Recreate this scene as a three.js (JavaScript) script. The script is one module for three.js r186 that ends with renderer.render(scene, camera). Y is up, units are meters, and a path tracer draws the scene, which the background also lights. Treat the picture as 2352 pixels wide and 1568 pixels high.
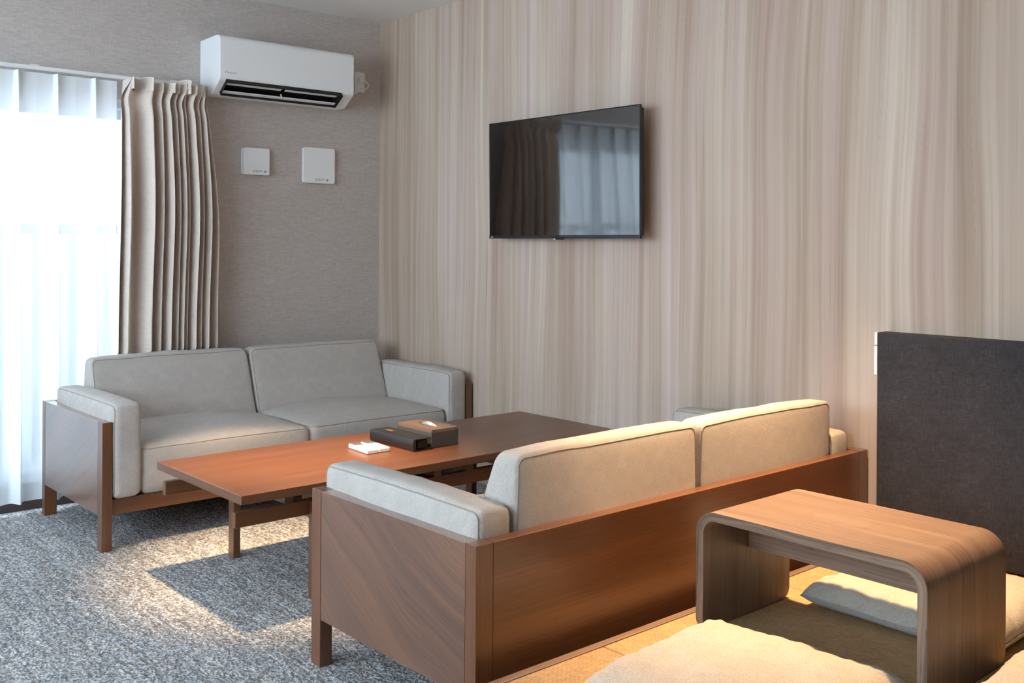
import * as THREE from 'three';
import { RoundedBoxGeometry } from 'three/addons/geometries/RoundedBoxGeometry.js';
import { mergeGeometries, mergeVertices } from 'three/addons/utils/BufferGeometryUtils.js';
import { FontLoader } from 'three/addons/loaders/FontLoader.js';
import { TextGeometry } from 'three/addons/geometries/TextGeometry.js';
import { Brush, Evaluator, SUBTRACTION } from 'three-bvh-csg';

// ---------------------------------------------------------------- camera, sky, lamps, exposure
// World: corner of the room at the origin; wood wall in the plane z = 0, window wall in the plane x = 0, floor y = 0.
const scene = new THREE.Scene();
const camera = new THREE.PerspectiveCamera(2 * Math.atan(784 / 2324.7) * 180 / Math.PI, 2352 / 1568, 0.05, 60);
camera.rotation.order = 'YXZ';
camera.position.set(5.122, 1.27, 3.4404);
camera.rotation.set(0, 0.848567, 0.0065429);
camera.setViewOffset(2352, 1568, 0, 221.6, 2352, 1568);
scene.add(camera);
const renderer = new THREE.WebGLRenderer({ antialias: true });
renderer.toneMapping = THREE.LinearToneMapping;
renderer.toneMappingExposure = 1.16;
renderer.shadowMap.enabled = true;
scene.background = new THREE.Color().setRGB(0.77, 0.93, 1.08).multiplyScalar(9.0);   // bright overcast sky
const LAMPS = [   // recessed ceiling spots: position, aim, intensity, half angle, penumbra
  { at: [1.58, 2.596, 1.74], aim: [1.56, 0, 1.36], power: 54, angle: 0.36, soft: 1, color: [1.0, 0.68, 0.38] },
  { at: [3.36, 2.596, 0.72], aim: [3.42, 0, 0.86], power: 52, angle: 0.52, soft: 1, color: [1.0, 0.62, 0.31] },
];

// ---------------------------------------------------------------- helpers
let seed = 7;
const rnd = () => { seed = (seed * 1664525 + 1013904223) >>> 0; return seed / 4294967296; };
const hash = (x, y, s) => {
  let h = Math.imul(x, 374761393) ^ Math.imul(y, 668265263) ^ Math.imul(s, 1274126177);
  h = Math.imul(h ^ (h >>> 13), 1274126177); h ^= h >>> 16;
  return (h >>> 0) / 4294967296;
};
const sm = (t) => t * t * (3 - 2 * t);
function vn(x, y, s, px = 0, py = 0) {   // value noise, periodic in px, py cells when given
  let xi = Math.floor(x), yi = Math.floor(y); const fx = sm(x - xi), fy = sm(y - yi);
  let x1 = xi + 1, y1 = yi + 1;
  if (px) { xi = ((xi % px) + px) % px; x1 = ((x1 % px) + px) % px; }
  if (py) { yi = ((yi % py) + py) % py; y1 = ((y1 % py) + py) % py; }
  const a = hash(xi, yi, s), b = hash(x1, yi, s), c = hash(xi, y1, s), d = hash(x1, y1, s);
  return a + (b - a) * fx + (c - a) * fy + (a - b - c + d) * fx * fy;
}
const clamp = (x, a = 0, b = 1) => Math.min(b, Math.max(a, x));
const mixc = (a, b, t) => [a[0] + (b[0] - a[0]) * t, a[1] + (b[1] - a[1]) * t, a[2] + (b[2] - a[2]) * t];
function texture(w, h, metres, fn, srgb = true) {   // fn(u, v) with u, v in 0..1 returns [r, g, b] 0..255 or a grey
  const data = new Uint8Array(w * h * 4);
  for (let j = 0; j < h; j++) for (let i = 0; i < w; i++) {
    const c = fn(i / w, j / h), k = (j * w + i) * 4;
    if (typeof c === 'number') data[k] = data[k + 1] = data[k + 2] = clamp(c, 0, 255);
    else { data[k] = clamp(c[0], 0, 255); data[k + 1] = clamp(c[1], 0, 255); data[k + 2] = clamp(c[2], 0, 255); }
    data[k + 3] = 255;
  }
  const t = new THREE.DataTexture(data, w, h);
  t.wrapS = t.wrapT = THREE.RepeatWrapping; t.magFilter = THREE.LinearFilter; t.minFilter = THREE.LinearMipmapLinearFilter; t.generateMipmaps = true;
  if (srgb) t.colorSpace = THREE.SRGBColorSpace;
  t.repeat.set(1 / metres[0], 1 / metres[1]); t.needsUpdate = true;
  return t;
}
const taken = {};
function numbered(name) { const n = taken[name] = (taken[name] ?? -1) + 1; return n ? name + '_' + String(n).padStart(3, '0') : name; }
function mesh(name, geo, mat, parent) {
  const m = new THREE.Mesh(geo, mat);
  m.name = parent ? name : numbered(name); m.castShadow = m.receiveShadow = true;
  (parent ?? scene).add(m);
  return m;
}
function tag(o, label, category, group) { o.userData.label = label; o.userData.category = category; if (group) o.userData.group = group; return o; }
function thing(name, label, category, pos = [0, 0, 0], turn = 0, group) {
  const o = new THREE.Group(); o.name = numbered(name); scene.add(o);
  o.position.set(...pos); o.rotation.y = turn;
  return tag(o, label, category, group);
}
function structure(o, label) { o.userData.kind = 'structure'; if (label) o.userData.label = label; return o; }
// uv in metres on any geometry: u runs along the grain axis; each box side gets its own plane
function uvMetres(g0, grain = 0, off = [0, 0]) {
  const g = g0.index ? g0.toNonIndexed() : g0, p = g.attributes.position, uv = new Float32Array(p.count * 2);
  const A = new THREE.Vector3(), B = new THREE.Vector3(), D = new THREE.Vector3();
  for (let i = 0; i < p.count; i += 3) {
    A.fromBufferAttribute(p, i); B.fromBufferAttribute(p, i + 1); D.fromBufferAttribute(p, i + 2);
    const n = B.clone().sub(A).cross(D.clone().sub(A)), a = [Math.abs(n.x), Math.abs(n.y), Math.abs(n.z)];
    const ax = a[0] >= a[1] && a[0] >= a[2] ? 0 : a[1] >= a[2] ? 1 : 2;
    let u = grain, v;
    if (ax === grain) { u = (ax + 1) % 3; v = (ax + 2) % 3; } else v = 3 - ax - grain;
    [A, B, D].forEach((q, k) => { const c = [q.x, q.y, q.z]; uv[(i + k) * 2] = c[u] + off[0]; uv[(i + k) * 2 + 1] = c[v] + off[1]; });
  }
  g.setAttribute('uv', new THREE.BufferAttribute(uv, 2));
  return g;
}
// a chamfered board given by its corner coordinates
function board(x0, x1, y0, y1, z0, z1, grain = 0, bevel = 0.0018, off = [rnd() * 3, rnd() * 3]) {
  const w = x1 - x0, h = y1 - y0, d = z1 - z0, r = Math.min(bevel, w / 2.2, h / 2.2, d / 2.2);
  const g = new RoundedBoxGeometry(w, h, d, 2, r);
  g.translate((x0 + x1) / 2, (y0 + y1) / 2, (z0 + z1) / 2);
  return uvMetres(g, grain, off);
}
function plainBox(x0, x1, y0, y1, z0, z1, grain = 0) {
  const g = new THREE.BoxGeometry(x1 - x0, y1 - y0, z1 - z0); g.translate((x0 + x1) / 2, (y0 + y1) / 2, (z0 + z1) / 2);
  return uvMetres(g, grain);
}
function smoothNormals(g) {   // normals that ignore uv seams
  const bare = new THREE.BufferGeometry(); bare.setAttribute('position', g.attributes.position.clone()); if (g.index) bare.setIndex(g.index.clone());
  const m = mergeVertices(bare, 1e-5); m.computeVertexNormals();
  const key = (a, i) => Math.round(a.getX(i) * 2e4) + ',' + Math.round(a.getY(i) * 2e4) + ',' + Math.round(a.getZ(i) * 2e4);
  const map = new Map(), mp = m.attributes.position, mn = m.attributes.normal;
  for (let i = 0; i < mp.count; i++) map.set(key(mp, i), i);
  const p = g.attributes.position, n = new Float32Array(p.count * 3);
  for (let i = 0; i < p.count; i++) { const j = map.get(key(p, i)) ?? 0; n[i * 3] = mn.getX(j); n[i * 3 + 1] = mn.getY(j); n[i * 3 + 2] = mn.getZ(j); }
  g.setAttribute('normal', new THREE.BufferAttribute(n, 3));
  return g;
}
// upholstered block w x h x d about its centre; returns { geo, seam(axis, sign) }
function cushion(w, h, d, { r = 0.03, bulge = [0, 0, 0], seg = 22, lump = 0.0015, deform = (p) => p, id = 1, crease } = {}) {
  const half = [w / 2, h / 2, d / 2];
  const shapeIt = (p) => {
    const q = p.map((c, k) => clamp(c, -half[k] + r, half[k] - r)), e = p.map((c, k) => c - q[k]), l = Math.hypot(...e) || 1;
    const o = q.map((c, k) => c + (e[k] / l) * r), f = o.map((c, k) => 1 - Math.min(1, (c / half[k]) ** 2));
    const b = [0, 1, 2].map((k) => bulge[k] * Math.pow(f[(k + 1) % 3] * f[(k + 2) % 3], 0.6) * clamp(o[k] / half[k], -1, 1));
    const lu = (vn(o[0] * 9 + id * 7, o[2] * 9 + o[1] * 6, 31 + id) - 0.5) * 2 * lump;
    const out = o.map((c, k) => c + b[k] + (l > 1e-6 ? (e[k] / l) * lu : 0));
    if (crease) out[1] += crease(o) * f[0] * f[2] * (o[1] > 0 ? 1 : 0);
    return deform(out);
  };
  const near = (t) => Math.sign(t) * (1 - Math.pow(1 - Math.abs(t), 1.7));
  const g = new THREE.BoxGeometry(2, 2, 2, seg, Math.max(10, seg >> 1), seg), p = g.attributes.position, uv = g.attributes.uv;
  for (let i = 0; i < p.count; i++) {
    const c = [near(p.getX(i)) * half[0], near(p.getY(i)) * half[1], near(p.getZ(i)) * half[2]];
    const side = Math.floor(i / 1e9), on = [0, 1, 2].filter((k) => Math.abs(Math.abs(c[k]) - half[k]) < 1e-9);
    const o = shapeIt(c); p.setXYZ(i, ...o);
  }
  g.computeVertexNormals();
  let g2 = uvMetres(g.toNonIndexed(), 0, [id * 0.37, id * 0.21]);
  smoothNormals(g2);
  const seam = (axis, sign, inset = 0.707) => {
    const a = (axis + 1) % 3, b = (axis + 2) % 3, pts = [], n = 26, k = r * inset;
    const at = (u, v) => { const c = [0, 0, 0]; c[axis] = sign * (half[axis] - r + r * 0.74); c[a] = u; c[b] = v; return c; };
    const ea = half[a] - r + k, eb = half[b] - r + k, cr = r * 0.8, path = [];
    for (let i = 0; i < n; i++) path.push(at(-ea + cr + (2 * (ea - cr)) * i / n, -eb));
    for (let i = 0; i < 6; i++) { const t = i / 6 * Math.PI / 2; path.push(at(ea - cr + cr * Math.sin(t), -eb + cr - cr * Math.cos(t))); }
    for (let i = 0; i < n; i++) path.push(at(ea, -eb + cr + (2 * (eb - cr)) * i / n));
    for (let i = 0; i < 6; i++) { const t = i / 6 * Math.PI / 2; path.push(at(ea - cr + cr * Math.cos(t), eb - cr + cr * Math.sin(t))); }
    for (let i = 0; i < n; i++) path.push(at(ea - cr - (2 * (ea - cr)) * i / n, eb));
    for (let i = 0; i < 6; i++) { const t = i / 6 * Math.PI / 2; path.push(at(-ea + cr - cr * Math.sin(t), eb - cr + cr * Math.cos(t))); }
    for (let i = 0; i < n; i++) path.push(at(-ea, eb - cr - (2 * (eb - cr)) * i / n));
    for (let i = 0; i < 6; i++) { const t = i / 6 * Math.PI / 2; path.push(at(-ea + cr - cr * Math.cos(t), -eb + cr - cr * Math.sin(t))); }
    for (const c of path) {   // push the point out to the rounded skin, then the same bulge as the skin
      const o = half.map((hh, m) => clamp(c[m], -hh, hh)), q = o.map((x, m) => clamp(x, -half[m] + r, half[m] - r)), e = o.map((x, m) => x - q[m]), l = Math.hypot(...e);
      const f = l > 1e-5 ? o.map((x, m) => q[m] + e[m] / l * half[0] * 4).map((x, m) => clamp(x, -half[m], half[m])) : o;
      pts.push(new THREE.Vector3(...shapeIt(o)));
    }
    const curve = new THREE.CatmullRomCurve3(pts, true, 'centripetal');
    return new THREE.TubeGeometry(curve, 190, 0.0023, 5, true);
  };
  return { geo: g2, seam };
}

// ---------------------------------------------------------------- textures (colour, grain and fine relief only)
const stripe = (x, y, s) => {   // layered vertical grain, x across (m), y along (m)
  const w = x + 0.030 * (vn(x * 5, y * 1.6, s) - 0.5) + 0.035 * (vn(x * 1.3, y * 0.7, s + 1) - 0.5);
  return [vn(w * 11, y * 0.6, s + 2), vn(w * 38, y * 0.8, s + 3), vn(w * 110, y * 0.9, s + 4), vn(w * 330, y * 1.8, s + 5), vn(w * 15 + 9, y * 0.7, s + 6)];
};
const tWallWood = texture(2048, 1024, [4.1, 2.7], (u, v) => {
  const [a, b, c, d, e] = stripe(u * 4.1, v * 2.7, 11);
  const t = clamp(0.5 + (a - 0.5) * 0.50 + (b - 0.5) * 0.46 + (c - 0.5) * 0.26 + (d - 0.5) * 0.12);
  let col = mixc([160, 138, 119], [212, 199, 183], t);
  col = mixc(col, mixc([169, 144, 130], [209, 192, 183], t), clamp((e - 0.35) * 1.6));
  const pore = d > 0.82 ? (d - 0.82) * 120 : 0;
  return [col[0] - pore, col[1] - pore, col[2] - pore];
});
const weave = (w, h, m, base, amp, nx, ny, s) => texture(w, h, m, (u, v) => {
  const a = vn(u * nx, v * ny * 0.12, s, nx, Math.max(1, Math.round(ny * 0.12))), b = vn(u * nx * 0.12, v * ny, s + 1, Math.max(1, Math.round(nx * 0.12)), ny), c = vn(u * 7, v * 7, s + 2, 7, 7);
  const k = (a + b - 1) * amp + (c - 0.5) * amp * 0.5;
  return [base[0] + k, base[1] + k, base[2] + k];
});
const threads = (u, v) => (vn(u * 26, v * 300, 51, 26, 300) - 0.5) * 1.5 + (vn(u * 60, v * 150, 53, 60, 150) - 0.5) * 0.8 + (vn(u * 240, v * 30, 52, 240, 30) - 0.5) * 0.7;
const tWallpaper = texture(1024, 1024, [0.8, 0.8], (u, v) => { const k = threads(u, v) * 11; return [190 + k, 181 + k, 175 + k]; });
const tWallpaperBump = texture(1024, 1024, [0.8, 0.8], (u, v) => 128 + threads(u, v) * 70, false);
const carpetH = (u, v) => {   // 2 m x 2 m of loop pile, loops longer along u
  const wob = vn(u * 60, v * 60, 60, 60, 60) * 2;
  const a = vn(u * 240 + wob, v * 400, 61, 240, 400), b = vn(u * 130, v * 220 + wob, 62, 130, 220), c = vn(u * 480, v * 700, 63, 480, 700), r = vn(u * 14, v * 210, 64, 14, 210);
  return clamp(0.5 + (a - 0.5) * 0.75 + (b - 0.5) * 0.3 + (c - 0.5) * 0.6 + (r - 0.5) * 0.27);
};
const tCarpet = texture(2048, 2048, [2, 2], (u, v) => {
  const h = carpetH(u, v), big = vn(u * 5, v * 5, 66, 5, 5), hue = vn(u * 90, v * 140, 67, 90, 140);
  let c = mixc([98, 94, 91], [224, 216, 208], clamp(Math.pow(h, 1.15) * 1.05));
  c = mixc(c, [c[0] * 0.92, c[1] * 0.98, c[2] * 1.04], hue);
  const k = 0.95 + 0.1 * big; return [c[0] * k, c[1] * k, c[2] * k];
});
const tCarpetBump = texture(1024, 1024, [2, 2], (u, v) => 255 * carpetH(u, v), false);
const mirrored = (t) => { t.wrapS = t.wrapT = THREE.MirroredRepeatWrapping; return t; };
const woodTex = (dark, light, s, m, figure, contrast = 1, slant = 0) => mirrored(texture(1024, 1024, m, (u, v) => {
  const x = u * m[0], y = v * m[1] + slant * x;
  const bend = figure * (vn(x * 2.2, y * 2.6, s) - 0.5 + 0.5 * (vn(x * 5.5, y * 6, s + 1) - 0.5));
  const yy = y + bend;
  const ring = vn(x * 0.8, yy * 30, s + 2), fine = vn(x * 5, yy * 190, s + 3), pore = vn(x * 24, yy * 420, s + 4), big = vn(x * 1.4, yy * 7, s + 5), line = Math.pow(0.5 + 0.5 * Math.sin(yy * 560 + 7 * vn(x * 3, yy * 16, s + 6)), 4);
  let t = 0.5 + contrast * ((ring - 0.5) * 0.55 + (fine - 0.5) * 0.45 + (big - 0.5) * 0.4 - (figure ? line * 0.2 : 0));
  const c = mixc(dark, light, clamp(t)), p = pore > 0.8 ? (pore - 0.8) * 110 * contrast : 0;
  return [c[0] - p, c[1] - p * 0.9, c[2] - p * 0.8];
}));
const tBrown = woodTex([90, 54, 31], [130, 81, 47], 80, [1.95, 1.1], 0.004, 0.7);
const tBrownFig = woodTex([88, 56, 36], [134, 88, 58], 90, [0.9, 0.9], 0.10, 0.95, -0.55);
const tOak = woodTex([106, 85, 69], [150, 125, 106], 100, [1.0, 1.0], 0.02, 1.1);
const tPly = woodTex([90, 74, 62], [150, 128, 110], 120, [0.5, 0.12], 0.03, 1.4);
const twillTex = (base, amp, per, n, s) => {
  const f = (u, v) => { const k = Math.sin(2 * Math.PI * (u + v) * n), q = Math.sin(2 * Math.PI * (u - v) * n); return 0.5 + 0.36 * k + 0.14 * q + (vn(u * n * 3, v * n * 3, s, n * 3, n * 3) - 0.5) * 0.7; };
  return [texture(512, 512, [per * n, per * n], (u, v) => { const k = (f(u, v) - 0.5) * amp + (vn(u * 6, v * 6, s + 3, 6, 6) - 0.5) * 8; return [base[0] + k, base[1] + k, base[2] + k]; }),
    texture(512, 512, [per * n, per * n], (u, v) => 255 * clamp(f(u, v)), false)];
};
const [tLinen, tLinenBump] = twillTex([190, 183, 176], 34, 0.0042, 40, 140);
const [tRib, tRibBump] = twillTex([184, 177, 166], 44, 0.0046, 40, 150);
const tatamiTex = (base) => texture(1024, 1024, [0.39, 0.39], (u, v) => {
  const row = Math.sin(2 * Math.PI * v * 52), straw = vn(u * 40, v * 104, 160, 40, 104), knot = Math.sin(2 * Math.PI * u * 26 + (Math.floor(v * 52) % 2) * Math.PI);
  const k = row * 9 + (straw - 0.5) * 24 + knot * 4 + (vn(u * 5, v * 5, 161, 5, 5) - 0.5) * 10;
  return [base[0] + k, base[1] + k, base[2] + k * 0.8];
});
const tTatami = tatamiTex([166, 136, 97]);
const tCharcoal = weave(512, 512, [0.25, 0.25], [46, 46, 51], 16, 170, 170, 170);
const tDrape = weave(512, 512, [0.3, 0.3], [220, 207, 195], 8, 220, 220, 180);

// ---------------------------------------------------------------- materials
const std = (o) => new THREE.MeshStandardMaterial(o), phys = (o) => new THREE.MeshPhysicalMaterial(o);
const M = {
  wallWood: std({ map: tWallWood, roughness: 0.62 }),
  wallpaper: std({ map: tWallpaper, bumpMap: tWallpaperBump, bumpScale: 0.00018, roughness: 0.95 }),
  ceiling: std({ color: 0xe6e4e1, roughness: 0.95 }),
  plainWall: std({ color: 0xe3ded7, roughness: 0.95 }),
  taupeWall: std({ color: 0xa89e94, roughness: 0.95 }),
  carpet: std({ map: tCarpet, bumpMap: tCarpetBump, bumpScale: 0.004, roughness: 1 }),
  skirting: std({ color: 0x4a3b36, roughness: 0.5 }),
  brown: phys({ map: tBrown, roughness: 0.36, ior: 1.5, clearcoat: 0.7, clearcoatRoughness: 0.28 }),
  brownFig: phys({ map: tBrownFig, roughness: 0.30, ior: 1.85, clearcoat: 1, clearcoatRoughness: 0.22 }),
  tableTop: phys({ map: tBrown, roughness: 0.42, clearcoat: 0.4, clearcoatRoughness: 0.32 }),
  linen: std({ map: tLinen, bumpMap: tLinenBump, bumpScale: 0.0009, roughness: 0.95 }),
  seam: std({ color: 0x9a948d, roughness: 0.9 }),
  zabuton: std({ map: tRib, bumpMap: tRibBump, bumpScale: 0.0010, roughness: 0.95 }),
  zabutonEdge: std({ color: 0x97938d, roughness: 0.9 }),
  oak: phys({ map: tOak, roughness: 0.5, clearcoat: 0.25, clearcoatRoughness: 0.35 }),
  ply: std({ map: tPly, roughness: 0.6 }),
  tatami: std({ map: tTatami, roughness: 0.8 }),
  tatamiPlain: std({ color: 0xb58f5c, roughness: 0.75 }),
  charcoal: std({ map: tCharcoal, roughness: 0.85 }),
  drape: phys({ map: tDrape, roughness: 0.62, sheen: 0.5, sheenColor: new THREE.Color(0xffffff), sheenRoughness: 0.5, side: THREE.DoubleSide }),
  sheer: phys({ color: 0xf6fafc, roughness: 0.74, transmission: 0.175, thickness: 0, side: THREE.DoubleSide }),
  alu: std({ color: 0xb9bec2, roughness: 0.4, metalness: 0.3 }),
  glass: phys({ color: 0xffffff, roughness: 0, transmission: 1, thickness: 0, ior: 1.45 }),
  white: phys({ color: 0xeef0f0, roughness: 0.35, clearcoat: 0.2 }),
  whiteMatt: std({ color: 0xe9e8e6, roughness: 0.6 }),
  grey: std({ color: 0x8c8d90, roughness: 0.6 }),
  lightGrey: std({ color: 0xb7b9bc, roughness: 0.55 }),
  black: std({ color: 0x0b0b0c, roughness: 0.6 }),
  screen: phys({ color: 0x050507, roughness: 0.05, clearcoat: 1, clearcoatRoughness: 0.03, ior: 2.15 }),
  bezel: std({ color: 0x17191d, roughness: 0.35 }),
  leather: phys({ color: 0x1b1b1e, roughness: 0.4, clearcoat: 0.2, clearcoatRoughness: 0.35 }),
  tissueSide: std({ color: 0x4c4846, roughness: 0.6 }),
  paper: std({ color: 0xf4f4f2, roughness: 0.9, side: THREE.DoubleSide }),
  gold: std({ color: 0x9b7a45, roughness: 0.4, metalness: 0.5 }),
  lcd: std({ color: 0x59636a, roughness: 0.3 }),
  concrete: std({ color: 0xb4b8bc, roughness: 0.9 }),
  railing: std({ color: 0x6d7884, roughness: 0.5, metalness: 0.2 }),
  paleGreen: std({ color: 0x7fae98, roughness: 0.5 }),
  green: std({ color: 0x2f9a6b, roughness: 0.5 }),
  glow: std({ color: 0x000000, emissive: new THREE.Color().setRGB(1, 0.72, 0.42), emissiveIntensity: 6 }),
};

// ---------------------------------------------------------------- room shell
const RX = 6.3, RZ = 4.9, RY = 2.604, WIN = { z0: 1.40, z1: 3.70, y0: 0.06, y1: 1.985 };
structure(mesh('floor', plainBox(-0.15, RX + 0.15, -0.1, 0, -0.15, RZ + 0.15), M.carpet), 'grey beige loop pile carpet');
structure(mesh('ceiling', plainBox(-0.15, RX + 0.15, RY, RY + 0.1, -0.15, RZ + 0.15), M.ceiling), 'white plaster ceiling');
{
  const g = new THREE.BoxGeometry(RX + 0.3, RY, 0.15); g.translate(RX / 2, RY / 2, -0.075);
  structure(mesh('wall_back', uvMetresUpright(g), M.wallWood), 'pale wood grain veneer wall');
}
function uvMetresUpright(g0) { const g = g0.toNonIndexed(), p = g.attributes.position, uv = new Float32Array(p.count * 2); for (let i = 0; i < p.count; i++) { uv[i * 2] = p.getX(i) + p.getZ(i); uv[i * 2 + 1] = p.getY(i); } g.setAttribute('uv', new THREE.BufferAttribute(uv, 2)); return g; }
function wallWithHole(len, holes) {
  const s = new THREE.Shape([[0, 0], [len, 0], [len, RY], [0, RY]].map((p) => new THREE.Vector2(...p)));
  for (const [a, b, c, d] of holes) s.holes.push(new THREE.Path([[a, c], [a, d], [b, d], [b, c]].map((p) => new THREE.Vector2(...p))));
  return new THREE.ExtrudeGeometry(s, { depth: 0.15, bevelEnabled: false });
}
{
  const w = structure(mesh('wall_left', wallWithHole(RZ, [[WIN.z0, WIN.z1, WIN.y0, WIN.y1]]), M.wallpaper), 'greige linen textured wallpaper around the window');
  w.rotation.y = -Math.PI / 2;
}
const WIN2 = { x0: 0.4, x1: 4.4, y0: 0.85, y1: 2.45 };
{
  const w = structure(mesh('wall_front', wallWithHole(RX, [[WIN2.x0, WIN2.x1, WIN2.y0, WIN2.y1]]), M.plainWall), 'plain light wall behind the camera');
  w.position.z = RZ;
}
structure(mesh('wall_right', plainBox(RX, RX + 0.15, 0, RY, 0, RZ), M.taupeWall), 'plain taupe wall');
structure(mesh('baseboard_left', mergeGeometries([board(0, 0.012, 0, 0.055, 0.9, RZ, 2)]), M.skirting), 'dark brown baseboard below the window');

// windows: frame, sashes and panes
function windowUnit(name, along, cross, a0, a1, y0, y1, c, sashes) {   // along: 'z' or 'x'; c: coordinate across the wall
  const grp = new THREE.Group(); grp.name = name; scene.add(grp); structure(grp, 'aluminium sliding window with glass panes');
  const bx = (p0, p1, q0, q1, r0, r1) => along === 'z' ? plainBox(r0, r1, q0, q1, p0, p1) : plainBox(p0, p1, q0, q1, r0, r1);
  mesh('window_frame', mergeGeometries([bx(a0, a1, y0, y0 + 0.04, c - 0.05, c + 0.05), bx(a0, a1, y1 - 0.04, y1, c - 0.05, c + 0.05), bx(a0, a0 + 0.04, y0, y1, c - 0.05, c + 0.05), bx(a1 - 0.04, a1, y0, y1, c - 0.05, c + 0.05)]), M.alu, grp);
  const n = sashes.length;
  sashes.forEach(([s0, s1], i) => {
    const k = c + (i % 2 ? 0.02 : -0.02);
    const sash = mesh('sash', mergeGeometries([bx(s0, s1, y0 + 0.04, y0 + 0.10, k - 0.015, k + 0.015), bx(s0, s1, y1 - 0.09, y1 - 0.04, k - 0.015, k + 0.015), bx(s0, s0 + 0.045, y0 + 0.04, y1 - 0.04, k - 0.015, k + 0.015), bx(s1 - 0.045, s1, y0 + 0.04, y1 - 0.04, k - 0.015, k + 0.015)]), M.alu, grp);
    mesh('pane', bx(s0 + 0.045, s1 - 0.045, y0 + 0.10, y1 - 0.09, k - 0.002, k + 0.002), M.glass, sash);
  });
  return grp;
}
windowUnit('window_1', 'z', 'x', WIN.z0, WIN.z1, WIN.y0, WIN.y1, -0.08, [[1.44, 2.19], [2.15, 2.94], [2.90, 3.66]]);
windowUnit('window_2', 'x', 'z', WIN2.x0, WIN2.x1, WIN2.y0, WIN2.y1, RZ + 0.08, [[0.44, 1.78], [1.74, 3.08], [3.04, 4.36]]);

// balcony outside
mesh('balcony_floor', plainBox(-1.5, -0.16, -0.12, -0.02, -0.6, RZ + 0.6), M.concrete);
tag(scene.children.at(-1), 'grey concrete balcony slab outside the window', 'balcony');
{
  const r = thing('balcony_railing', 'grey metal balcony railing seen faintly through the sheer curtain', 'railing', [-1.2, -0.02, 0]);
  mesh('top_rail', plainBox(-0.03, 0.03, 1.34, 1.395, -0.5, 6.0, 2), M.railing, r);
  const post = plainBox(-0.02, 0.02, 0, 1.34, -0.02, 0.02, 1);
  for (let k = 0; k < 31; k++) { const p = mesh('post', post, M.railing, r); p.position.z = -0.45 + k * 0.205; }
  mesh('lower_panel', plainBox(-0.006, 0.006, 0.05, 1.13, -0.5, 6.0, 2), phys({ color: 0xf0f6fa, roughness: 0.9, transmission: 0.8, thickness: 0 }), r);
}

// ---------------------------------------------------------------- ceiling spots
for (const L of LAMPS) {
  const o = thing('recessed_downlight', LAMPS.indexOf(L) ? 'warm recessed ceiling spot above the tatami platform' : 'warm recessed ceiling spot above the coffee table', 'downlight', L.at);
  const ring = new THREE.LatheGeometry([[0.036, 0.008], [0.036, 0.0], [0.05, -0.004], [0.052, 0.004]].map((p) => new THREE.Vector2(...p)), 32);
  mesh('trim_ring', ring, M.whiteMatt, o);
  const disc = mesh('lamp_face', new THREE.CylinderGeometry(0.034, 0.034, 0.003, 28), M.glow, o); disc.position.y = 0.004;
  const s = new THREE.SpotLight(new THREE.Color().setRGB(...L.color), L.power, 0, L.angle, L.soft, 2);
  s.position.set(L.at[0], L.at[1] - 0.02, L.at[2]); s.target.position.set(...L.aim); s.castShadow = true; s.shadow.radius = 2.6; s.shadow.mapSize.set(2048, 2048); s.name = 'spot_light';
  scene.add(s, s.target);
}

// ---------------------------------------------------------------- curtains
{
  const r = thing('curtain_rail', 'slim white curtain track above the window', 'curtain rail', [0, 0, 0]);
  mesh('track', board(0.052, 0.086, 2.080, 2.096, 1.148, 4.20, 2, 0.003), M.whiteMatt, r);
  for (const z of [1.30, 1.98, 2.9, 3.6]) mesh('bracket', board(0, 0.06, 2.0965, 2.106, z - 0.02, z + 0.02, 0, 0.002), M.whiteMatt, r);
}
function sheet(nu, nv, fn, close) {   // fn(u, v) -> [x, y, z, arc]
  const pos = [], uv = [], idx = [];
  for (let j = 0; j <= nv; j++) for (let i = 0; i <= nu; i++) { const q = fn(i / nu, j / nv); pos.push(q[0], q[1], q[2]); uv.push(q[3], q[1]); }
  for (let j = 0; j < nv; j++) for (let i = 0; i < nu; i++) { const a = j * (nu + 1) + i, b = a + 1, c = a + nu + 1, d = c + 1; idx.push(a, b, d, a, d, c); }
  const g = new THREE.BufferGeometry(); g.setAttribute('position', new THREE.Float32BufferAttribute(pos, 3)); g.setAttribute('uv', new THREE.Float32BufferAttribute(uv, 2)); g.setIndex(idx); g.computeVertexNormals();
  return g;
}
// sheer: pinch pleats every 0.176 m that open out downwards
const PLEAT = 0.176, PZ0 = 1.703;
function sheerPoint(z, v) {   // v = 0 at the top, 1 at the hem
  const k = Math.round((z - PZ0) / PLEAT), dz0 = (z - PZ0) / PLEAT - k, jit = (hash(k + 50, 3, 5) - 0.5);
  const drift = jit * 0.05 * v, dz = dz0 * PLEAT - drift * (1 - Math.abs(dz0) * 2);
  const w = 0.006 + 0.010 * Math.pow(v, 0.7) + 0.008 * hash(k + 50, 4, 5) * v, amp = 0.030 + 0.030 * Math.min(1, v * 3) * (0.5 + 0.8 * hash(k + 50, 6, 5));
  const ridge = Math.exp(-((dz / w) ** 2));
  const sag = 0.012 * Math.sin(Math.PI * (dz0 + 0.5)) * (1 - v);
  const wave = 0.012 * v * Math.sin(z * 23 + 3 * hash(7, 7, 7)) + 0.006 * v * Math.sin(z * 51);
  return [0.045 + amp * ridge + wave - sag * 0.4, ridge];
}
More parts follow.
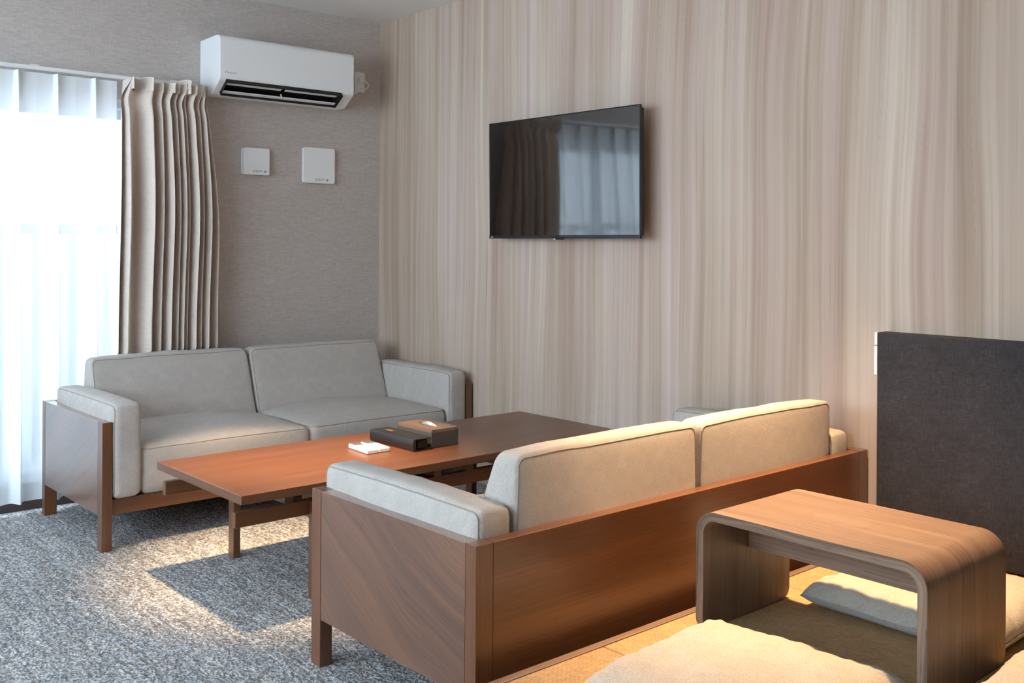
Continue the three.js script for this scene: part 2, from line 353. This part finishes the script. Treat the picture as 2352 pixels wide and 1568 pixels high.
function sheerCurtain(name, label, z0, z1, hemY) {
  const o = thing(name, label, 'curtain', [0, 0, 0], 0, 'sheer curtains at the window'), y1 = 2.072;
  mesh('curtain_fabric', sheet(1500, 36, (u, v) => { const z = z1 + (z0 - z1) * u, vv = Math.pow(v, 1.3), p = sheerPoint(z, vv), k = Math.abs(((z - PZ0) / PLEAT) - Math.round((z - PZ0) / PLEAT)); return [p[0], y1 + (hemY - y1) * vv - (0.5 - Math.abs(k - 0.5)) * 0.018 * (1 - vv) ** 6, z, z]; }), M.sheer, o);
  mesh('hem', sheet(420, 3, (u, v) => { const z = z1 + (z0 - z1) * u, y = hemY + 0.085 * (1 - v), vv = (y1 - y) / (y1 - hemY), p = sheerPoint(z, vv); return [p[0] + 0.0015, y + 0.0003, z, z]; }), M.sheer, o);
  mesh('header_tape', sheet(420, 3, (u, v) => { const z = z1 + (z0 - z1) * u, y = y1 - 0.075 * v, p = sheerPoint(z, v * 0.04); return [p[0] + 0.0015, y - 0.002, z, z]; }), M.sheer, o);
}
sheerCurtain('sheer_curtain', 'white sheer curtain hanging beside the beige drape', 1.592, 2.72, 0.05);
sheerCurtain('sheer_curtain', 'white sheer curtain covering the far half of the window', 2.73, 3.68, 0.05);
// drapes: hand-placed folds
function drape(label, crests, mirror = (z) => z) {
  const o = thing('drape_curtain', label, 'curtain', [0, 0, 0], 0, 'beige drapes pushed to the sides of the window');
  const n = crests.length, key = [];
  crests.forEach(([zt, zb, amp], i) => {
    key.push({ zt, zb, xt: 0.125 + amp * 1.1, xb: 0.120 + amp * 2.1, crest: 1, i });
    if (i < n - 1) { const [zt2, zb2] = crests[i + 1]; key.push({ zt: (zt + zt2) / 2, zb: (zb + zb2) / 2, xt: 0.094, xb: 0.052 - 0.015 * hash(i, 2, 9), crest: 0, i }); }
  });
  const curveAt = (v) => new THREE.CatmullRomCurve3(key.map((k) => {   // heads flop over above the pleat stitching, pinch in, then open out
    const e = sm(Math.min(1, v / 0.4)), inner = k.i < 10 ? 1 : 0, flop = Math.exp(-((v / 0.032) ** 2)) * inner, pinch = Math.exp(-(((v - 0.060) / 0.022) ** 2));
    const lean = (hash(k.i, 8, 9) - 0.5) * 0.060 * flop * (k.crest ? 1 : 0.2), out = k.crest ? (0.055 * hash(k.i, 3, 9) + 0.005) * flop - 0.020 * pinch : 0.008 * pinch;
    return new THREE.Vector3(k.xt + (k.xb - k.xt) * e + out, 0, k.zt + (k.zb - k.zt) * (e * 0.6 + 0.4 * v) + lean);
  }), false, 'centripetal');
  const rows = 64, cols = n * 26, grid = [];
  for (let j = 0; j <= rows; j++) { const v = Math.pow(j / rows, 1.7); grid.push([v, curveAt(v).getPoints(cols)]); }
  const g = sheet(cols, rows, (a, b) => {
    const [v, pts] = grid[Math.round(b * rows)], p = pts[Math.round(a * cols)], sag = 0.050 * vn(a * n * 1.6, 0.5, 77) * Math.max(0, 1 - v / 0.06);
    const y = 2.098 - sag - v * (2.098 - 0.03), squash = sm(clamp((0.74 - y) / 0.1)), ease = 1 - 0.34 * sm(clamp((1.7 - y) / 0.95)), x1 = 0.05 + (p.x - 0.05) * ease, x = x1 + (0.04 + (x1 - 0.03) * 0.5 - x1) * squash;
    return [x, y, mirror(p.z), a * 1.6];
  });
  mesh('curtain_fabric', g, M.drape, o);
  const tape = sheet(cols, 2, (a, b) => { const p = grid[2][1][Math.round(a * cols)]; return [p.x - 0.004, 2.070 - b * 0.05, mirror(p.z), a * 1.6]; });
  mesh('heading_tape', tape, M.drape, o);
  return o;
}
const CRESTS = [[1.600, 1.600, 0.012], [1.572, 1.560, 0.03], [1.462, 1.452, 0.045], [1.408, 1.398, 0.035], [1.372, 1.352, 0.05], [1.335, 1.308, 0.038], [1.308, 1.282, 0.045], [1.285, 1.258, 0.035], [1.252, 1.222, 0.055], [1.215, 1.185, 0.04], [1.190, 1.148, 0.05], [1.172, 1.085, 0.035], [1.156, 1.058, -0.02]];
drape('beige satin drape gathered between the sheer curtain and the air conditioner', CRESTS);
drape('beige satin drape gathered at the end of the window away from the air conditioner', CRESTS, (z) => 5.30 - z);

// ---------------------------------------------------------------- air conditioner and the wall fittings
{
  const o = thing('air_conditioner', 'white split air conditioner mounted high on the wallpapered wall', 'air conditioner', [0, 0, 0]);
  const z0 = 0.332, z1 = 1.140, len = z1 - z0;
  const prof = new THREE.Shape();
  prof.moveTo(0, 2.075); prof.lineTo(0, 2.340); prof.lineTo(0.185, 2.345);
  prof.quadraticCurveTo(0.232, 2.345, 0.234, 2.318); prof.lineTo(0.236, 2.135); prof.quadraticCurveTo(0.236, 2.108, 0.215, 2.098);
  prof.lineTo(0.150, 2.052); prof.quadraticCurveTo(0.135, 2.042, 0.11, 2.042); prof.lineTo(0.05, 2.044); prof.quadraticCurveTo(0.01, 2.046, 0, 2.075);
  const body = new THREE.ExtrudeGeometry(prof, { depth: len - 0.012, bevelEnabled: true, bevelThickness: 0.006, bevelSize: 0.005, bevelOffset: -0.005, bevelSegments: 3, curveSegments: 10 });
  body.translate(0, 0, z0 + 0.006);
  const ev = new Evaluator(); ev.useGroups = false; ev.attributes = ['position', 'normal', 'uv'];
  const A = new Brush(body); A.updateMatrixWorld();
  const cut = new THREE.BoxGeometry(0.10, 0.062, len - 0.115); const B = new Brush(cut); B.position.set(0.190, 2.088, z0 + 0.078 + (len - 0.115) / 2); B.rotation.z = 0.615; B.updateMatrixWorld();
  const res = ev.evaluate(A, B, SUBTRACTION);
  mesh('body', res.geometry, M.white, o);
  const zc = z0 + 0.078, ze = zc + len - 0.115;
  const put = (g, ang, x, y) => { g.rotateZ(ang); g.translate(x, y, 0); return g; };
  mesh('outlet_recess', put(uvMetres(new THREE.BoxGeometry(0.098, 0.004, len - 0.119).translate(0, 0, (zc + ze) / 2)), 0.615, 0.173, 2.112), M.black, o);
  mesh('outlet_recess', put(uvMetres(new THREE.BoxGeometry(0.004, 0.056, len - 0.119).translate(0, 0, (zc + ze) / 2)), 0.615, 0.150, 2.062), M.black, o);
  mesh('outlet_recess', put(uvMetres(new THREE.BoxGeometry(0.004, 0.056, len - 0.119).translate(0, 0, (zc + ze) / 2)), 0.615, 0.2285, 2.118), M.black, o);
  for (const z of [zc + 0.001, ze - 0.001]) mesh('outlet_recess', put(uvMetres(new THREE.BoxGeometry(0.092, 0.054, 0.002).translate(0, 0, z)), 0.615, 0.190, 2.088), M.black, o);
  const mid = (zc + ze) / 2;
  for (const [a, b] of [[zc + 0.014, mid - 0.012], [mid + 0.012, ze - 0.014]]) {
    const v = mesh('air_vane', put(new RoundedBoxGeometry(0.026, 0.005, b - a, 2, 0.002).translate(0, 0, (a + b) / 2), 0.25, 0.198, 2.098), M.white, o);
    mesh('vane_rim', put(new RoundedBoxGeometry(0.004, 0.004, b - a, 2, 0.0015).translate(0, 0, (a + b) / 2), 0.25, 0.216, 2.108), M.white, o);
    for (let k = 1; k < 3; k++) mesh('vane_rib', put(new RoundedBoxGeometry(0.024, 0.008, 0.003, 1, 0.001).translate(0, 0, a + (b - a) * k / 3), 0.25, 0.206, 2.102), M.white, o);
  }
  mesh('lower_flap', put(new RoundedBoxGeometry(0.040, 0.006, len - 0.13, 2, 0.002).translate(0, 0, mid), 0.42, 0.158, 2.055), M.white, o);
  mesh('vane_arm', put(new RoundedBoxGeometry(0.006, 0.02, 0.006, 1, 0.001).translate(0, 0, mid), 0.6, 0.175, 2.070), M.white, o);
  const font = await new FontLoader().loadAsync('fonts/droid/droid_sans_bold.typeface.json');
  const tg = new TextGeometry('Panasonic', { font, size: 0.0095, depth: 0.0006, curveSegments: 3 });
  tg.rotateY(Math.PI / 2); tg.translate(0.2358, 2.146, z1 - 0.030);
  mesh('maker_name', tg, M.lightGrey, o).userData.label = 'small grey maker lettering';
  const led = mesh('status_light', new THREE.CylinderGeometry(0.003, 0.003, 0.002, 12), M.whiteMatt, o); led.rotation.z = -1.0; led.position.set(0.206, 2.091, z0 + 0.04);
}
{
  const o = thing('power_outlet', 'white wall socket beside the air conditioner', 'outlet', [0, 2.23, 0.148]);
  mesh('cover_plate', new RoundedBoxGeometry(0.010, 0.12, 0.07, 3, 0.004).translate(0.005, 0, 0), M.whiteMatt, o);
  mesh('socket_face', new RoundedBoxGeometry(0.004, 0.066, 0.04, 2, 0.0015).translate(0.0115, 0, 0), M.white, o);
  const plug = new THREE.CylinderGeometry(0.017, 0.019, 0.03, 20).rotateZ(Math.PI / 2).translate(0.028, 0.008, 0.005);
  const p = mesh('plug', plug, M.whiteMatt, o);
  const c = new THREE.CatmullRomCurve3([[0.04, 0.004, 0.003], [0.055, -0.005, -0.012], [0.05, -0.012, -0.03], [0.04, -0.03, -0.034], [0.035, -0.045, -0.015], [0.035, -0.055, 0.02], [0.04, -0.075, 0.06], [0.05, -0.08, 0.185]].map((q) => new THREE.Vector3(...q)));
  mesh('cable', new THREE.TubeGeometry(c, 60, 0.004, 8), M.whiteMatt, p);
}
function plate(w, h, t, r) {   // rounded plate standing off a wall in the x = 0 plane
  const s = new THREE.Shape(), a = w / 2, b = h / 2;
  s.moveTo(-a + r, -b); s.lineTo(a - r, -b); s.quadraticCurveTo(a, -b, a, -b + r); s.lineTo(a, b - r); s.quadraticCurveTo(a, b, a - r, b); s.lineTo(-a + r, b); s.quadraticCurveTo(-a, b, -a, b - r); s.lineTo(-a, -b + r); s.quadraticCurveTo(-a, -b, -a + r, -b);
  const g = new THREE.ExtrudeGeometry(s, { depth: t - 0.004, bevelEnabled: true, bevelThickness: 0.002, bevelSize: 0.002, bevelOffset: -0.002, bevelSegments: 3, curveSegments: 6 });
  return g.translate(0, 0, 0.002).rotateY(Math.PI / 2);
}
function ventCover(label, z0, z1, y0, y1, standoff) {
  const o = thing('wall_vent', label, 'vent', [0, (y0 + y1) / 2, (z0 + z1) / 2]), w = z1 - z0, h = y1 - y0;
  mesh('base', plate(w * 0.97, h * 0.97, 0.012, 0.010).translate(0, 0, standoff * 0.3), M.white, o);
  mesh('spacer', new THREE.CylinderGeometry(0.03, 0.03, standoff, 24).rotateZ(Math.PI / 2).translate(0.012 + standoff / 2, 0, 0), M.grey, o);
  const f = mesh('front_cover', plate(w, h, 0.012, 0.012).translate(0.012 + standoff, 0, 0), M.white, o);
  const x = 0.0245 + standoff, marks = [];
  const k = w > 0.18 ? 1 : 0.95;
  for (let r = 0; r < 3; r++) for (let i = 0; i < 10; i++) { const ww = 0.0022 + 0.003 * hash(i, r, 4); if (r === 2 && i > 5) continue; marks.push(plainBox(x - 0.0006, x + 0.0002, -h / 2 + 0.023 - r * 0.0045, -h / 2 + 0.0255 - r * 0.0045, k * (0.026 - i * 0.0068) - ww, k * (0.026 - i * 0.0068))); }
  mesh('printed_notice', mergeGeometries(marks), M.grey, f);
  mesh('round_mark', new THREE.CylinderGeometry(0.006, 0.006, 0.0008, 20).rotateZ(Math.PI / 2).translate(x - 0.0002, -h / 2 + 0.019, -0.052 * k), M.grey, f);
}
ventCover('small square white vent cover on the wallpapered wall', 0.749, 0.901, 1.645, 1.792, 0.012);
ventCover('larger white vent cover beside the small square one', 0.327, 0.531, 1.617, 1.820, 0.003);

// ---------------------------------------------------------------- television
{
  const W = 1.020, H = 0.586, o = thing('television', 'black flat television mounted on the wood grain wall', 'television', [1.672, 1.595, 0.108]);
  o.rotation.x = 0.014;
  mesh('rear_housing', new RoundedBoxGeometry(W - 0.02, H - 0.02, 0.03, 3, 0.008).translate(0, 0, -0.026), M.bezel, o);
  const bez = mesh('bezel', mergeGeometries([board(-W / 2, W / 2, H / 2 - 0.006, H / 2, -0.012, 0.002), board(-W / 2, -W / 2 + 0.006, -H / 2 + 0.016, H / 2 - 0.006, -0.012, 0.002), board(W / 2 - 0.006, W / 2, -H / 2 + 0.016, H / 2 - 0.006, -0.012, 0.002), board(-W / 2, W / 2, -H / 2, -H / 2 + 0.016, -0.012, 0.004)]), M.bezel, o);
  mesh('sensor_window', board(-0.03, 0.03, -H / 2 - 0.005, -H / 2 + 0.001, -0.006, 0.004), M.black, bez);
  mesh('status_light', board(-0.035, -0.022, -H / 2 - 0.005, -H / 2, 0, 0.0048), M.white, bez);
  mesh('maker_mark', board(-W / 2 + 0.012, -W / 2 + 0.032, -H / 2 + 0.005, -H / 2 + 0.010, 0.002, 0.0046), M.lightGrey, bez);
  mesh('screen', plainBox(-W / 2 + 0.004, W / 2 - 0.004, -H / 2 + 0.014, H / 2 - 0.004, -0.011, -0.001), M.screen, o);
  mesh('wall_bracket', board(-0.16, 0.16, -0.12, 0.12, -0.100, -0.04), M.black, o);
}

// ---------------------------------------------------------------- sofas
const SD = 0.785;
function sofa(label, pos, turn, id, SL) {
  const o = thing('sofa', label, 'sofa', pos, turn, undefined), ph = 0.53, g = 0.0012;
  for (const s of [0, 1]) {
    const Z = (a, b) => s ? [SL - b, SL - a] : [a, b];
    mesh('post', board(SD - 0.052, SD, 0, ph, ...Z(0, 0.042), 1), M.brown, o);
    mesh('post', board(0, 0.042, 0, ph, ...Z(0, 0.055), 1), M.brown, o);
    mesh('side_panel', board(0.042 + g, SD - 0.052 - g, 0.143, ph - 0.0005, ...Z(0.0005, 0.042), 0, 0.0018, [0.08, 0.12 + 0.2 * s]), M.brownFig, o);
    const arm = cushion(0.745, 0.385, 0.118, { r: 0.026, bulge: [0.004, 0.012, 0.012], id: id * 10 + s, lump: 0.003, crease: (q) => 0.0035 * Math.sin(q[0] * 70 + 8 * vn(q[0] * 6, 0, 5)) * vn(q[0] * 5, q[2] * 12, 6) });
    arm.geo.translate(0, 0, 0);
    const am = mesh('arm_cushion', arm.geo, M.linen, o); am.position.set(0.047 + 0.745 / 2, 0.2125 + 0.385 / 2, s ? SL - 0.103 : 0.103);
    for (const f of [-1, 1]) mesh('piping', arm.seam(2, f), M.seam, am);
  }
  mesh('back_panel', board(0.001, 0.041, 0.143, ph - 0.0005, 0.055 + g, SL - 0.055 - g, 2, 0.0018, [0.02, 0.3]), M.brown, o);
  mesh('front_rail', board(SD - 0.045, SD - 0.012, 0.145, 0.209, 0.042, SL - 0.042, 2), M.brown, o);
  mesh('seat_deck', board(0.041, SD - 0.045, 0.18, 0.207, 0.043, SL - 0.043, 2), M.brown, o);
  const a = 0.164, each = (SL - 2 * a) / 2;
  for (let k = 0; k < 2; k++) {
    const zc = a + each * (k + 0.5);
    const seat = cushion(0.735, 0.195, each - 0.004, { r: 0.032, bulge: [0.008, 0.044, 0.004], id: id * 10 + 3 + k, lump: 0.003 });
    const sm_ = mesh('seat_cushion', seat.geo, M.linen, o); sm_.position.set(0.045 + 0.735 / 2, 0.2085 + 0.0975, zc);
    mesh('piping', seat.seam(1, 1), M.seam, sm_);
    // back cushion: rear face upright, front face sloping, thinner at the top
    const T = 0.215, Hc = 0.335;
    const bk = cushion(T, Hc, each - 0.006, { r: 0.028, bulge: [0.012, 0.012, 0.004], id: id * 10 + 6 + k, lump: 0.004, deform: (p) => { const t = (p[1] + Hc / 2) / Hc, th = 1 - 0.60 * clamp(t, -0.1, 1.1); return [-T / 2 + (p[0] + T / 2) * th, p[1], p[2] * (1 - 0.018 * t)]; } });
    const bm = mesh('back_cushion', bk.geo, M.linen, o); bm.position.set(0.046 + T / 2, 0.385 + Hc / 2, zc);
    for (const f of [-1, 1]) mesh('piping', bk.seam(0, f), M.seam, bm);
  }
  return o;
}
sofa('grey linen sofa with brown wood frame standing against the window wall', [0.130, 0, 0.012], 0, 1, 1.946);
sofa('linen sofa with brown wood frame, its panelled back to the tatami platform', [3.205, 0, 1.862], Math.PI, 2, 1.852);

// ---------------------------------------------------------------- coffee table
{
  const o = thing('coffee_table', 'long low brown wooden coffee table between the two sofas', 'coffee table', [1.65, 0, 0.95]);
  const X0 = -0.352, X1 = 0.352, Z0 = -0.938, Z1 = 0.935, T = 0.4275;
  mesh('table_top', board(X0, X1, T - 0.031, T, Z0, Z1, 2, 0.002, [0.97, 0.5]), M.tableTop, o);
  for (const x of [X0 + 0.004, X1 - 0.112]) mesh('long_rail', board(x, x + 0.028, 0.298, 0.351, Z0 + 0.03, Z1 - 0.02, 2), M.brown, o);
  for (let k = 0; k < 11; k++) { const z = 0.71 - k * 0.165; mesh('cross_beam', board(X0 + 0.004, X1 - 0.084, 0.351, T - 0.031, z - 0.017, z + 0.017, 0), M.brown, o); }
  for (const [x, z] of [[X0 - 0.006, 0.605], [X1 - 0.075, 0.605], [X0 - 0.006, -0.63], [X1 - 0.075, -0.63]]) {
    mesh('leg', board(x - 0.008, x + 0.038, 0, 0.351, z - 0.002, z + 0.028, 1), M.brown, o);
  }
  mesh('cross_panel', board(X0 + 0.032, X1 - 0.112, 0.125, 0.351, 0.30, 0.325, 0), M.brown, o);
}
// things on the coffee table (top at 0.4275)
const TT = 0.4278;
function remote(label, z) {
  const o = thing('remote_control', label, 'remote control', [1.628, TT, z], -0.09);
  mesh('body', new RoundedBoxGeometry(0.165, 0.019, 0.052, 4, 0.006).translate(0, 0.0095, 0), M.white, o);
  mesh('display', board(-0.078, -0.030, 0.0185, 0.0198, -0.021, 0.021, 0, 0.0006), M.lcd, o);
  mesh('main_button', new RoundedBoxGeometry(0.016, 0.003, 0.010, 2, 0.001).translate(-0.014, 0.0198, 0.006), M.paleGreen, o);
  for (let i = 0; i < 3; i++) for (let j = 0; j < 3; j++) mesh('button', new RoundedBoxGeometry(0.011, 0.0022, 0.009, 2, 0.0008).translate(0.010 + i * 0.02, 0.0196, -0.014 + j * 0.014), M.lightGrey, o);
}
remote('white remote control lying beside another one, next to the black binder', 1.106);
remote('white remote control at the outer side of the pair on the coffee table', 1.164);
{
  const o = thing('leather_binder', 'black leather binder lying beside the tissue box on the coffee table', 'binder', [1.625, TT, 0.978]);
  const L = 0.312, D = 0.092, H = 0.050;
  mesh('lower_cover', board(-L / 2, L / 2, 0, 0.005, -D / 2, D / 2 - 0.01, 0, 0.002), M.leather, o);
  mesh('upper_cover', board(-L / 2, L / 2, H - 0.005, H, -D / 2, D / 2 - 0.01, 0, 0.002), M.leather, o);
  const s = new THREE.Shape(); s.moveTo(0, 0); s.lineTo(0.012, 0); s.quadraticCurveTo(0.022, H / 2, 0.012, H); s.lineTo(0, H); s.closePath();
  const sp = new THREE.ExtrudeGeometry(s, { depth: L, bevelEnabled: true, bevelThickness: 0.002, bevelSize: 0.0015, bevelOffset: -0.0015, bevelSegments: 2, curveSegments: 10 }); sp.rotateY(-Math.PI / 2); sp.translate(L / 2, 0, D / 2 - 0.014);
  mesh('spine', sp, M.leather, o);
  mesh('page_block', board(-L / 2 + 0.006, L / 2 - 0.010, 0.008, H - 0.010, -D / 2 + 0.012, D / 2 - 0.03, 0, 0.001), M.black, o);
  mesh('gilt_stamp', board(-0.105, -0.055, H - 0.0002, H + 0.0004, -0.012, 0.006, 0, 0.0001), M.gold, o);
}
{
  const o = thing('tissue_box', 'brown wooden tissue box with a white tissue on the coffee table', 'tissue box', [1.645, TT, 0.850]);
  const W = 0.245, D = 0.140, H = 0.075;
  mesh('sleeve', board(-W / 2, W / 2, 0, H - 0.013, -D / 2, D / 2, 0, 0.0012), M.tissueSide, o);
  const s = new THREE.Shape([[-W / 2, -D / 2], [W / 2, -D / 2], [W / 2, D / 2], [-W / 2, D / 2]].map((p) => new THREE.Vector2(...p)));
  const slot = new THREE.Path(); slot.absellipse(0, 0, 0.062, 0.017, 0, Math.PI * 2, true); s.holes.push(slot);
  const lid = new THREE.ExtrudeGeometry(s, { depth: 0.0125, bevelEnabled: false, curveSegments: 24 }); lid.rotateX(-Math.PI / 2); lid.translate(0, H - 0.0128, 0);
  mesh('lid', uvMetres(lid, 0), phys({ map: tOak, roughness: 0.4, clearcoat: 0.3 }), o);
  const ts = sheet(24, 8, (u, v) => { const a = (u - 0.5) * 0.105, f = Math.sin(u * Math.PI); return [a + 0.008, H - 0.006 + 0.019 * Math.pow(f, 0.45) * Math.sin(v * 1.9) * (0.8 + 0.3 * vn(u * 4, 1, 8)), 0.004 * Math.sin(u * 7 + v * 2) * v + 0.022 * v * v * Math.pow(f, 0.5) - 0.010, a]; });
  const t2 = ts.clone().rotateY(0.10).translate(0.004, -0.004, 0.009);
  mesh('tissue', mergeGeometries([ts, t2]), M.paper, o);
}

// ---------------------------------------------------------------- tatami platform, headboard
const PH = 0.22, PX0 = 3.264;
{
  const o = thing('tatami_platform', 'raised platform with wooden edge and square tatami mats', 'platform', [0, 0, 0]);
  mesh('plinth', plainBox(PX0 + 0.02, 6.28, 0, 0.165, 0.07, 2.95, 0), M.brown, o);
  mesh('edge_board', board(PX0, PX0 + 0.026, 0.10, PH, 0.067, 2.98, 2, 0.003), M.oak, o);
  mesh('edge_board', board(PX0 + 0.026, 6.28, 0.10, PH, 2.955, 2.98, 0, 0.003), M.oak, o);
  const xs = [PX0 + 0.027, 4.042, 4.80, 5.56, 6.28], zs = [0.067, 0.72, 1.50, 2.24, 2.954];
  for (let i = 0; i < 4; i++) for (let j = 0; j < 4; j++) mesh('tatami_mat', board(xs[i] + 0.0015, xs[i + 1] - 0.0015, 0.166, PH - 0.001, zs[j] + 0.0015, zs[j + 1] - 0.0015, (i + j) % 2 ? 0 : 2, 0.003), M.tatami, o);
}
{
  const o = thing('headboard', 'dark charcoal fabric headboard panel against the wood grain wall', 'headboard', [3.270, PH, 0]);
  mesh('panel', board(0, 3.02, 0, 0.747, 0.001, 0.065, 0, 0.004), M.charcoal, o);
}
{
  const o = thing('switch_plate', 'narrow white switch plate on the edge of the charcoal headboard', 'switch', [3.2695, 0.89, 0.034]);
  mesh('upper_plate', board(-0.011, 0, 0.030, 0.076, -0.030, 0.0295, 1, 0.002), M.white, o);
  mesh('lower_plate', board(-0.012, 0, -0.076, 0.028, -0.030, 0.0295, 1, 0.002), M.white, o);
  mesh('indicator', board(-0.0115, -0.001, 0.0275, 0.0305, -0.029, 0.0292, 1, 0.0005), M.green, o);
}

// ---------------------------------------------------------------- bentwood low table on the tatami
{
  const W = 0.655, D = 0.415, H = 0.33, TH = 0.024, R = 0.062;
  const o = thing('low_table', 'bentwood low table with rounded corners standing on the tatami', 'low table', [3.375 + W / 2, PH, 0.805 + D / 2]);
  const path = (off) => {   // arch in the x-y plane, off = distance inside the outer skin
    const r = R - off, x = W / 2 - off, y = H - off, pts = [];
    for (let i = 0; i <= 30; i++) pts.push([-x, (y - r) * i / 30]);
    for (let i = 1; i <= 10; i++) { const t = i / 10 * Math.PI / 2; pts.push([-x + r - r * Math.cos(t), y - r + r * Math.sin(t)]); }
    for (let i = 1; i <= 30; i++) pts.push([-x + r + (2 * (x - r)) * i / 30, y]);
    for (let i = 1; i <= 10; i++) { const t = i / 10 * Math.PI / 2; pts.push([x - r + r * Math.sin(t), y - r + r * Math.cos(t)]); }
    for (let i = 1; i <= 30; i++) pts.push([x, (y - r) * (1 - i / 30)]);
    return pts;
  };
  const FR = 0.035, hw = (y) => D / 2 - (y < FR ? FR - Math.sqrt(Math.max(0, FR * FR - (FR - y) ** 2)) : 0);
  const skin = (pts, flip) => {
    const nz = 12, pos = [], uv = [], idx = []; let s = 0;
    pts.forEach((p, i) => { if (i) s += Math.hypot(p[0] - pts[i - 1][0], p[1] - pts[i - 1][1]); for (let j = 0; j <= nz; j++) { const z = (j / nz * 2 - 1) * hw(p[1]); pos.push(p[0], p[1], z); uv.push(s, z); } });
    for (let i = 0; i < pts.length - 1; i++) for (let j = 0; j < nz; j++) { const a = i * (nz + 1) + j, b = a + 1, c = a + nz + 1, d = c + 1; flip ? idx.push(a, c, b, b, c, d) : idx.push(a, b, c, b, d, c); }
    const g = new THREE.BufferGeometry(); g.setAttribute('position', new THREE.Float32BufferAttribute(pos, 3)); g.setAttribute('uv', new THREE.Float32BufferAttribute(uv, 2)); g.setIndex(idx); g.computeVertexNormals(); return g;
  };
  const po = path(0), pi = path(TH);
  mesh('shell', mergeGeometries([skin(po, false)]), M.oak, o);
  mesh('inner_face', skin(pi, true), M.oak, o);
  const edge = (sign) => {
    const pos = [], uv = [], idx = []; let s = 0;
    for (let i = 0; i < po.length; i++) { const a = po[i], b = pi[i]; if (i) s += Math.hypot(a[0] - po[i - 1][0], a[1] - po[i - 1][1]); pos.push(a[0], a[1], sign * hw(a[1]), b[0], b[1], sign * hw(b[1])); uv.push(s, 0, s, TH); }
    for (let i = 0; i < po.length - 1; i++) { const a = i * 2; sign > 0 ? idx.push(a, a + 1, a + 2, a + 1, a + 3, a + 2) : idx.push(a, a + 2, a + 1, a + 1, a + 2, a + 3); }
    for (const [a, b] of [[0, 1]]) void [a, b];
    const g = new THREE.BufferGeometry(); g.setAttribute('position', new THREE.Float32BufferAttribute(pos, 3)); g.setAttribute('uv', new THREE.Float32BufferAttribute(uv, 2)); g.setIndex(idx); g.computeVertexNormals(); return g;
  };
  for (const s of [1, -1]) mesh('edge_band', edge(s), M.ply, o);
  for (const s of [-1, 1]) mesh('foot', plainBox(s > 0 ? W / 2 - TH : -W / 2, s > 0 ? W / 2 : -W / 2 + TH, 0, 0.0008, -hw(0) , hw(0)), M.ply, o);
  mesh('apron', board(-W / 2 + TH, W / 2 - TH, H - TH - 0.118, H - TH + 0.001, -0.022, -0.002, 0), M.oak, o);
}

// ---------------------------------------------------------------- floor cushions
function zabuton(label, x, z, turn, id, size = 0.55) {
  const o = thing('floor_cushion', label, 'cushion', [x, PH, z], turn, undefined), N = 64, S = size / 2, mid = 0.030;
  const edge = (a, b) => { const e = Math.pow(Math.abs(a), 9), f = Math.pow(Math.abs(b), 9); return Math.pow(Math.max(0, (1 - e) * (1 - f)), 0.42); };
  const plan = (a, b) => [a * S * (1 - 0.030 * (1 - b * b)), b * S * (1 - 0.030 * (1 - a * a))];
  const ruck = (a, b) => { const m = Math.max(Math.abs(a), Math.abs(b)), t = Math.abs(a) > Math.abs(b) ? b : a; return Math.pow(m, 4) * (vn(t * 9 + id * 5, 3, 71) - 0.5) * 0.020 * Math.sin(t * 26 + id + 6 * vn(a * 4, b * 4, 73)) + 0.004 * (vn(a * 3 + id, b * 3, 72) - 0.5); };
  const seamY = (a, b) => mid + 0.010 * (vn(a * 2.2 + id * 3, b * 2.2, 74) - 0.5);
  const near = (t) => Math.sign(t) * (1 - Math.pow(1 - Math.abs(t), 1.8));
  const panel = (up) => sheet(N, N, (u, v) => { const a = near(u * 2 - 1), b = near(v * 2 - 1) * (up ? -1 : 1), p = edge(a, b), [px, pz] = plan(a, b), q = seamY(a, b); return [px, up ? q + p * (0.058 + 0.010 * (1 - a * a) * (1 - b * b) + ruck(a, b)) : Math.max(0.0003, q * (1 - p)), pz, px]; });
  const flat = (g, up) => {   // cloth runs on over the edge: the drop is added to the flat measure
    const p = g.attributes.position, uv = g.attributes.uv;
    for (let i = 0; i < p.count; i++) { const a = near((i % (N + 1)) / N * 2 - 1), b = near(Math.floor(i / (N + 1)) / N * 2 - 1) * (up ? -1 : 1), d = 0.06 * (1 - edge(a, b)), side = Math.abs(a) > Math.abs(b); uv.setXY(i, p.getX(i) + (side ? Math.sign(a) * d : 0), p.getZ(i) + (side ? 0 : Math.sign(b) * d)); }
    return g;
  };
  mesh('cover', flat(panel(true), true), M.zabuton, o);
  mesh('underside', flat(panel(false), false), M.zabutonEdge, o);
  const pts = []; for (let k = 0; k < 4; k++) for (let i = 0; i < 20; i++) { const t = near(i / 10 - 1), [a, b] = [[t, -1], [1, t], [-t, 1], [-1, -t]][k], [px, pz] = plan(a, b); pts.push(new THREE.Vector3(px, seamY(a, b), pz)); }
  mesh('piping', new THREE.TubeGeometry(new THREE.CatmullRomCurve3(pts, true), 240, 0.0035, 6, true), M.zabutonEdge, o);
}
zabuton('cream floor cushion in front of the bentwood table', 3.742, 1.510, 0.075, 1);
zabuton('cream floor cushion behind the bentwood table, near the headboard', 3.745, 0.575, -0.01, 2);
zabuton('cream floor cushion at the end of the bentwood table', 4.362, 1.070, 0.04, 3);

renderer.render(scene, camera);
